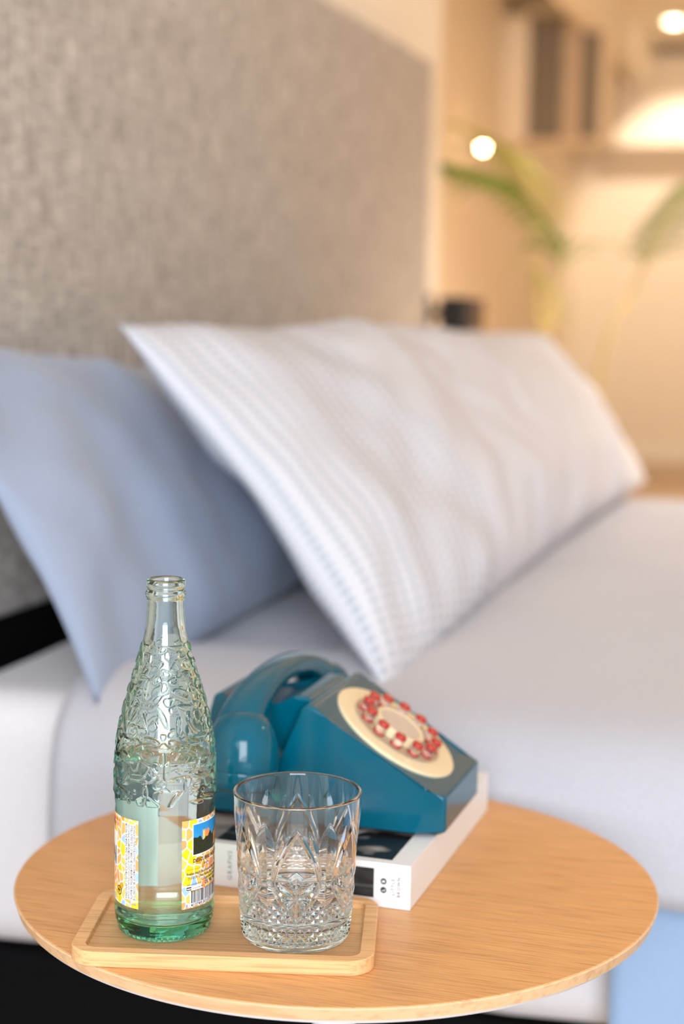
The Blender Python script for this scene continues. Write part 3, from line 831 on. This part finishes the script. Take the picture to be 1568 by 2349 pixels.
def flat_print(name, parent, o, ux, uy, nx, ny, colfn=None, m='picture_print'):
    o = Vector(o); ux = Vector(ux); uy = Vector(uy)
    vs = [o+ux*i/nx+uy*j/ny for j in range(ny+1) for i in range(nx+1)]
    fs = [(j*(nx+1)+i, j*(nx+1)+i+1, (j+1)*(nx+1)+i+1, (j+1)*(nx+1)+i) for j in range(ny) for i in range(nx)]
    me = pydata(name, vs, fs)
    if colfn:
        ca = me.color_attributes.new('ink', 'FLOAT_COLOR', 'POINT')
        ca.data.foreach_set('color', np.array([s2l(colfn(i/nx, j/ny)) for j in range(ny+1) for i in range(nx+1)], np.float32).ravel())
    return link(name, me, m, parent)
def bw1(u, v):
    n = noise.noise(Vector((u*5, v*9, 3)))+.5*noise.noise(Vector((u*13, v*20, 3)))
    k = 18
    if u < .22: k = 150+int(60*n)
    elif n > .16: k = 60+int(150*n)
    # pale curved stroke
    if abs(v-(.30+.22*math.sin((u-.74)*9))) < .055 and u > .70 and u < .97: k = 170
    k = max(10, min(230, k)); return (k, int(k*.95), int(k*.92))
def bw2(u, v):
    k = 34+int(26*noise.noise(Vector((u*3, v*7, 8))))
    if .30 < v < .42 and u > .5: k += 40
    return (k, k, k+2)
def bw3(u, v):
    return (96, 88, 90) if .25 < v < .55 else (14, 18, 14)
flat_print('cover_photo', fc, (-hw_+.028, -hd_+.0075, KH+.00008), (2*hw_-.028-.0165, 0, 0), (0, .17, 0), 90, 70, bw1)
yS = -hd_-.00075
flat_print('spine_photo', spn, (hw_-.078, yS, .0068), (.050, 0, 0), (0, 0, .0226), 50, 20, bw2)
flat_print('spine_photo', spn, (hw_-.131, yS, .0050), (.050, 0, 0), (0, 0, .0246), 20, 24, bw3)
def spine_text(txt, size, x, z, m, rot=PI/2, bold=0, align='CENTER', spacing=1.0):
    me = text_mesh(txt, size, 0, align, bold, 1, spacing); c, s = math.cos(rot), math.sin(rot)
    for v in me.vertices:
        a_, b_ = v.co.x, v.co.y
        v.co = (x+a_*c-b_*s, yS-.0001, z+a_*s+b_*c)
    return link('lettering', me, m, spn)
spine_text('LITTLE,', .0036, hw_-.0120, .0172, 'ink', spacing=1.25)
spine_text('BROWN', .0036, hw_-.0075, .0168, 'ink', spacing=1.25)
spine_text('GRAPHS', .0052, hw_-.1415, .0176, 'ink_grey', spacing=1.3)
for zz, ch in ((.0135, 'L'), (.0202, 'B')):
    me = lathe_mesh('logo_disc', [(0, 0), (.0024, 0), (.0024, .0001), (0, .0001)], 32)
    o = link('logo_disc', me, 'ink_green', spn, (hw_-.0205, yS+.0001, zz)); o.rotation_euler = (PI/2, 0, 0)
    t_ = text_mesh(ch, .0034, 0, 'CENTER', .0001)
    for v in t_.vertices: v.co = (hw_-.0205-(v.co.y-.0012), yS-.00025, zz+v.co.x)
    link('lettering', t_, 'print_white', spn)

# ================================================================== TELEPHONE
# local frame: +x to the front of the phone, y across, z up; origin at the front bottom centre
PX0, PY0, PZ0 = -.2905, 1.2605, TZ+KH+.0004
ph = empty('telephone', (PX0-.1, PY0, PZ0), label='teal blue retro push-button telephone with cream dial lying on the white book', cat='telephone')
OFF = Vector((.1, 0, 0))
def prism(bm, prof, y0f, y1f, bev=.003, seg=3):
    """prof: (u back from the front, v up); y0f/y1f give the half width at u (plan taper)"""
    v0 = [bm.verts.new((-u, -y0f(u, v), v)) for u, v in prof]
    v1 = [bm.verts.new((-u, y1f(u, v), v)) for u, v in prof]
    n = len(prof); new = []
    new.append(bm.faces.new(v0)); new.append(bm.faces.new(v1[::-1]))
    for i in range(n): new.append(bm.faces.new((v0[(i+1) % n], v0[i], v1[i], v1[(i+1) % n])))
    es = list({e for f in new for e in f.edges})
    bmesh.ops.bevel(bm, geom=es, offset=bev, segments=seg, profile=.6, affect='EDGES')
FT = .0035
def hwid(u, v):   # half width, chamfer to the front, slight draft upwards
    w_ = .0655+.0010*min(1, u/.12)
    if u < .024: w_ = .0565+(.009)*(u/.024)
    return w_-.004*max(0, v-.03)
bm = bmesh.new()
front = [(0, FT), (0, .0330), (.016, .0380), (.097, .0900), (.105, .0965), (.112, .0990), (.118, .094), (.141, .036), (.153, FT), (.024, FT)]
prism(bm, front, hwid, hwid, .0030, 3)
def hwn(u, v): return .046 if u < .19 else .034
rear = [(.09, FT), (.09, .078), (.104, .090), (.118, .0995), (.130, .100), (.140, .094), (.150, .088), (.182, .084), (.195, .0945), (.204, .092), (.208, .078), (.214, FT)]
prism(bm, rear, hwn, hwn, .0030, 3)
def hwb(u, v): return .064-.05*max(0, v-.03)
prism(bm, [(.155, FT), (.150, .036), (.225, .036), (.230, FT)], hwb, hwb, .003, 3)
me = fin(bm, 'phone_body'); me.transform(Matrix.Translation(OFF))
body = link('body', me, 'phone_blue', ph); auto_smooth(body, 50)
wn = body.modifiers.new('weighted', 'WEIGHTED_NORMAL'); wn.keep_sharp = True; wn.weight = 100
# dark base plate and feet
bp = box('base_plate', (OFF.x-.218, -.056, .0020), (OFF.x-.006, .056, .0050), 'rubber', ph, .001)
for fx in (-.012, -.205):
    for fy in (-.043, .043):
        lathe('foot', [(0, 0), (.007, 0), (.008, .003), (0, .003)], 'rubber', ph, 24, (OFF.x+fx, fy, 0))
# sloping face frame
pA = Vector((-.016, 0, .0380)); pB = Vector((-.097, 0, .0900))
dirS = (pB-pA).normalized(); nrmS = Vector((-dirS.z, 0, dirS.x)) if False else Vector((dirS.z, 0, -dirS.x))
if nrmS.z < 0: nrmS = -nrmS
cen = OFF+pA+dirS*.0500+Vector((0, .0065, 0))*0
Mf = Matrix((Vector((0, 1, 0)).cross(nrmS).normalized(), Vector((0, 1, 0)), nrmS)).transposed().to_4x4(); Mf.translation = cen+nrmS*.0003
def onface(name, prof, m, seg=64, parent=ph, at=(0, 0), dz=0):
    me = lathe_mesh(name, prof, seg); me.transform(Mf @ Matrix.Translation((at[0], at[1], dz)))
    o = link(name, me, m, parent, smooth=True); auto_smooth(o, 35); return o
DR = .0560
dial = onface('dial_plate', [(0, -.002), (DR, -.002), (DR, .0012), (DR-.0010, .0022), (DR-.004, .0024), (0, .0024)], 'phone_cream', 128)
hub = onface('dial_hub', [(.0, .002), (.0235, .002), (.0228, .0085), (.0215, .0095), (.0195, .0095), (.0185, .0085), (0, .0083)], 'phone_cream', 96)
card = onface('number_card', [(0, .0084), (.0180, .0084), (.0180, .0092), (0, .0093)], 'dial_centre', 96)
card['label'] = 'silvery clear number card'
channel = onface('button_ring', [(.0262, .0022), (.0400, .0022), (.0400, .0034), (.0392, .0036), (.0270, .0036), (.0262, .0034), (.0262, .0022)], 'clear_acrylic', 96)
proto = None
for k in range(12):
    a_ = k*2*PI/12+.26; rr_ = .0325; at_ = (rr_*math.cos(a_), rr_*math.sin(a_))
    if proto is None:
        mb = lathe_mesh('push_button', [(0, .0036), (.0052, .0036), (.0052, .0044), (.0050, .0052), (0, .0052)], 24)
        mc = lathe_mesh('clear_body', [(0, .0053), (.0048, .0053), (.0047, .0108), (0, .0108)], 24)
        mk = lathe_mesh('red_cap', [(0, .0109), (.0050, .0109), (.0051, .0128), (.0044, .0136), (0, .0134)], 24)
        proto = (mb, mc, mk)
        for q_, mm_ in zip(proto, ('button_red', 'clear_acrylic', 'button_red')):
            q_.materials.append(MATS[mm_])
            for p_ in q_.polygons: p_.use_smooth = True
    o1 = bpy.data.objects.new('push_button', proto[0]); COL.objects.link(o1); o1.parent = ph
    o1.matrix_local = Mf @ Matrix.Translation((at_[0], at_[1], 0)) @ Matrix.Rotation(a_, 4, 'Z')
    o2 = bpy.data.objects.new('clear_body', proto[1]); COL.objects.link(o2); o2.parent = o1
    o3 = bpy.data.objects.new('red_cap', proto[2]); COL.objects.link(o3); o3.parent = o1
# handset: arched handle swept across the phone with a bell at both ends
def handset():
    bm = bmesh.new()
    # centreline (x,y,z) in phone-local coordinates, rx across the handle, rz thickness
    hx_ = OFF.x-.158
    cl = [(hx_+.002, -.102, .0668, .0215, .0190), (hx_+.001, -.096, .0818, .0200, .0170), (hx_, -.080, .0943, .0172, .0130), (hx_, -.056, .1043, .0150, .0100), (hx_, -.030, .1090, .0138, .0092), (hx_, 0, .1108, .0135, .0090),
          (hx_, .030, .1090, .0138, .0092), (hx_, .056, .1043, .0150, .0100), (hx_, .080, .0943, .0172, .0130), (hx_+.001, .096, .0818, .0200, .0170), (hx_+.002, .102, .0668, .0215, .0190)]
    C_ = np.array(cl); n = 60; sg = 32
    ts = np.linspace(0, len(cl)-1, n); sm = np.stack([np.interp(ts, range(len(cl)), C_[:, i]) for i in range(5)], -1)
    for _ in range(10): sm[1:-1] = (sm[:-2]+2*sm[1:-1]+sm[2:])/4
    rings = []
    for i in range(n):
        p = sm[i]; t = sm[min(n-1, i+1), :3]-sm[max(0, i-1), :3]; t /= np.linalg.norm(t)
        X_ = np.array([1., 0, 0]); Nn = np.cross(X_, t); Nn /= np.linalg.norm(Nn)
        if Nn[2] < 0: Nn = -Nn
        ring = []
        for k in range(sg):
            a_ = 2*PI*k/sg; c_, s_ = math.cos(a_), math.sin(a_)
            e_ = .72
            cc = math.copysign(abs(c_)**e_, c_); ss = math.copysign(abs(s_)**e_, s_)
            ring.append(bm.verts.new(p[:3]+X_*cc*p[3]+Nn*ss*p[4]))
        rings.append(ring)
    for i in range(n-1):
        for k in range(sg): bm.faces.new((rings[i][k], rings[i][(k+1) % sg], rings[i+1][(k+1) % sg], rings[i+1][k]))
    bm.faces.new(rings[0][::-1]); bm.faces.new(rings[-1])
    me = fin(bm, 'handset'); return link('handset', me, 'phone_blue', ph, smooth=True)
hs = handset()
cup = [(0, .0), (.0240, .0), (.0268, .0015), (.0282, .005), (.0288, .0135), (.0286, .0142), (.0282, .0146), (.0282, .0152), (.0287, .0156), (.0288, .022), (.0282, .030), (.0268, .038), (.0242, .0455), (.0200, .0520), (.0150, .0560), (.008, .0585), (0, .0592)]
for sgn, nm, lb in ((-1, 'mouthpiece', None), (1, 'earpiece', None)):
    me = lathe_mesh(nm, cup, 64)
    me.transform(Matrix.Translation((OFF.x-.1535, sgn*.1015, .0385)) @ Matrix.Rotation(sgn*.10, 4, 'X'))
    o = link(nm, me, 'phone_blue', hs, smooth=True); auto_smooth(o, 40)
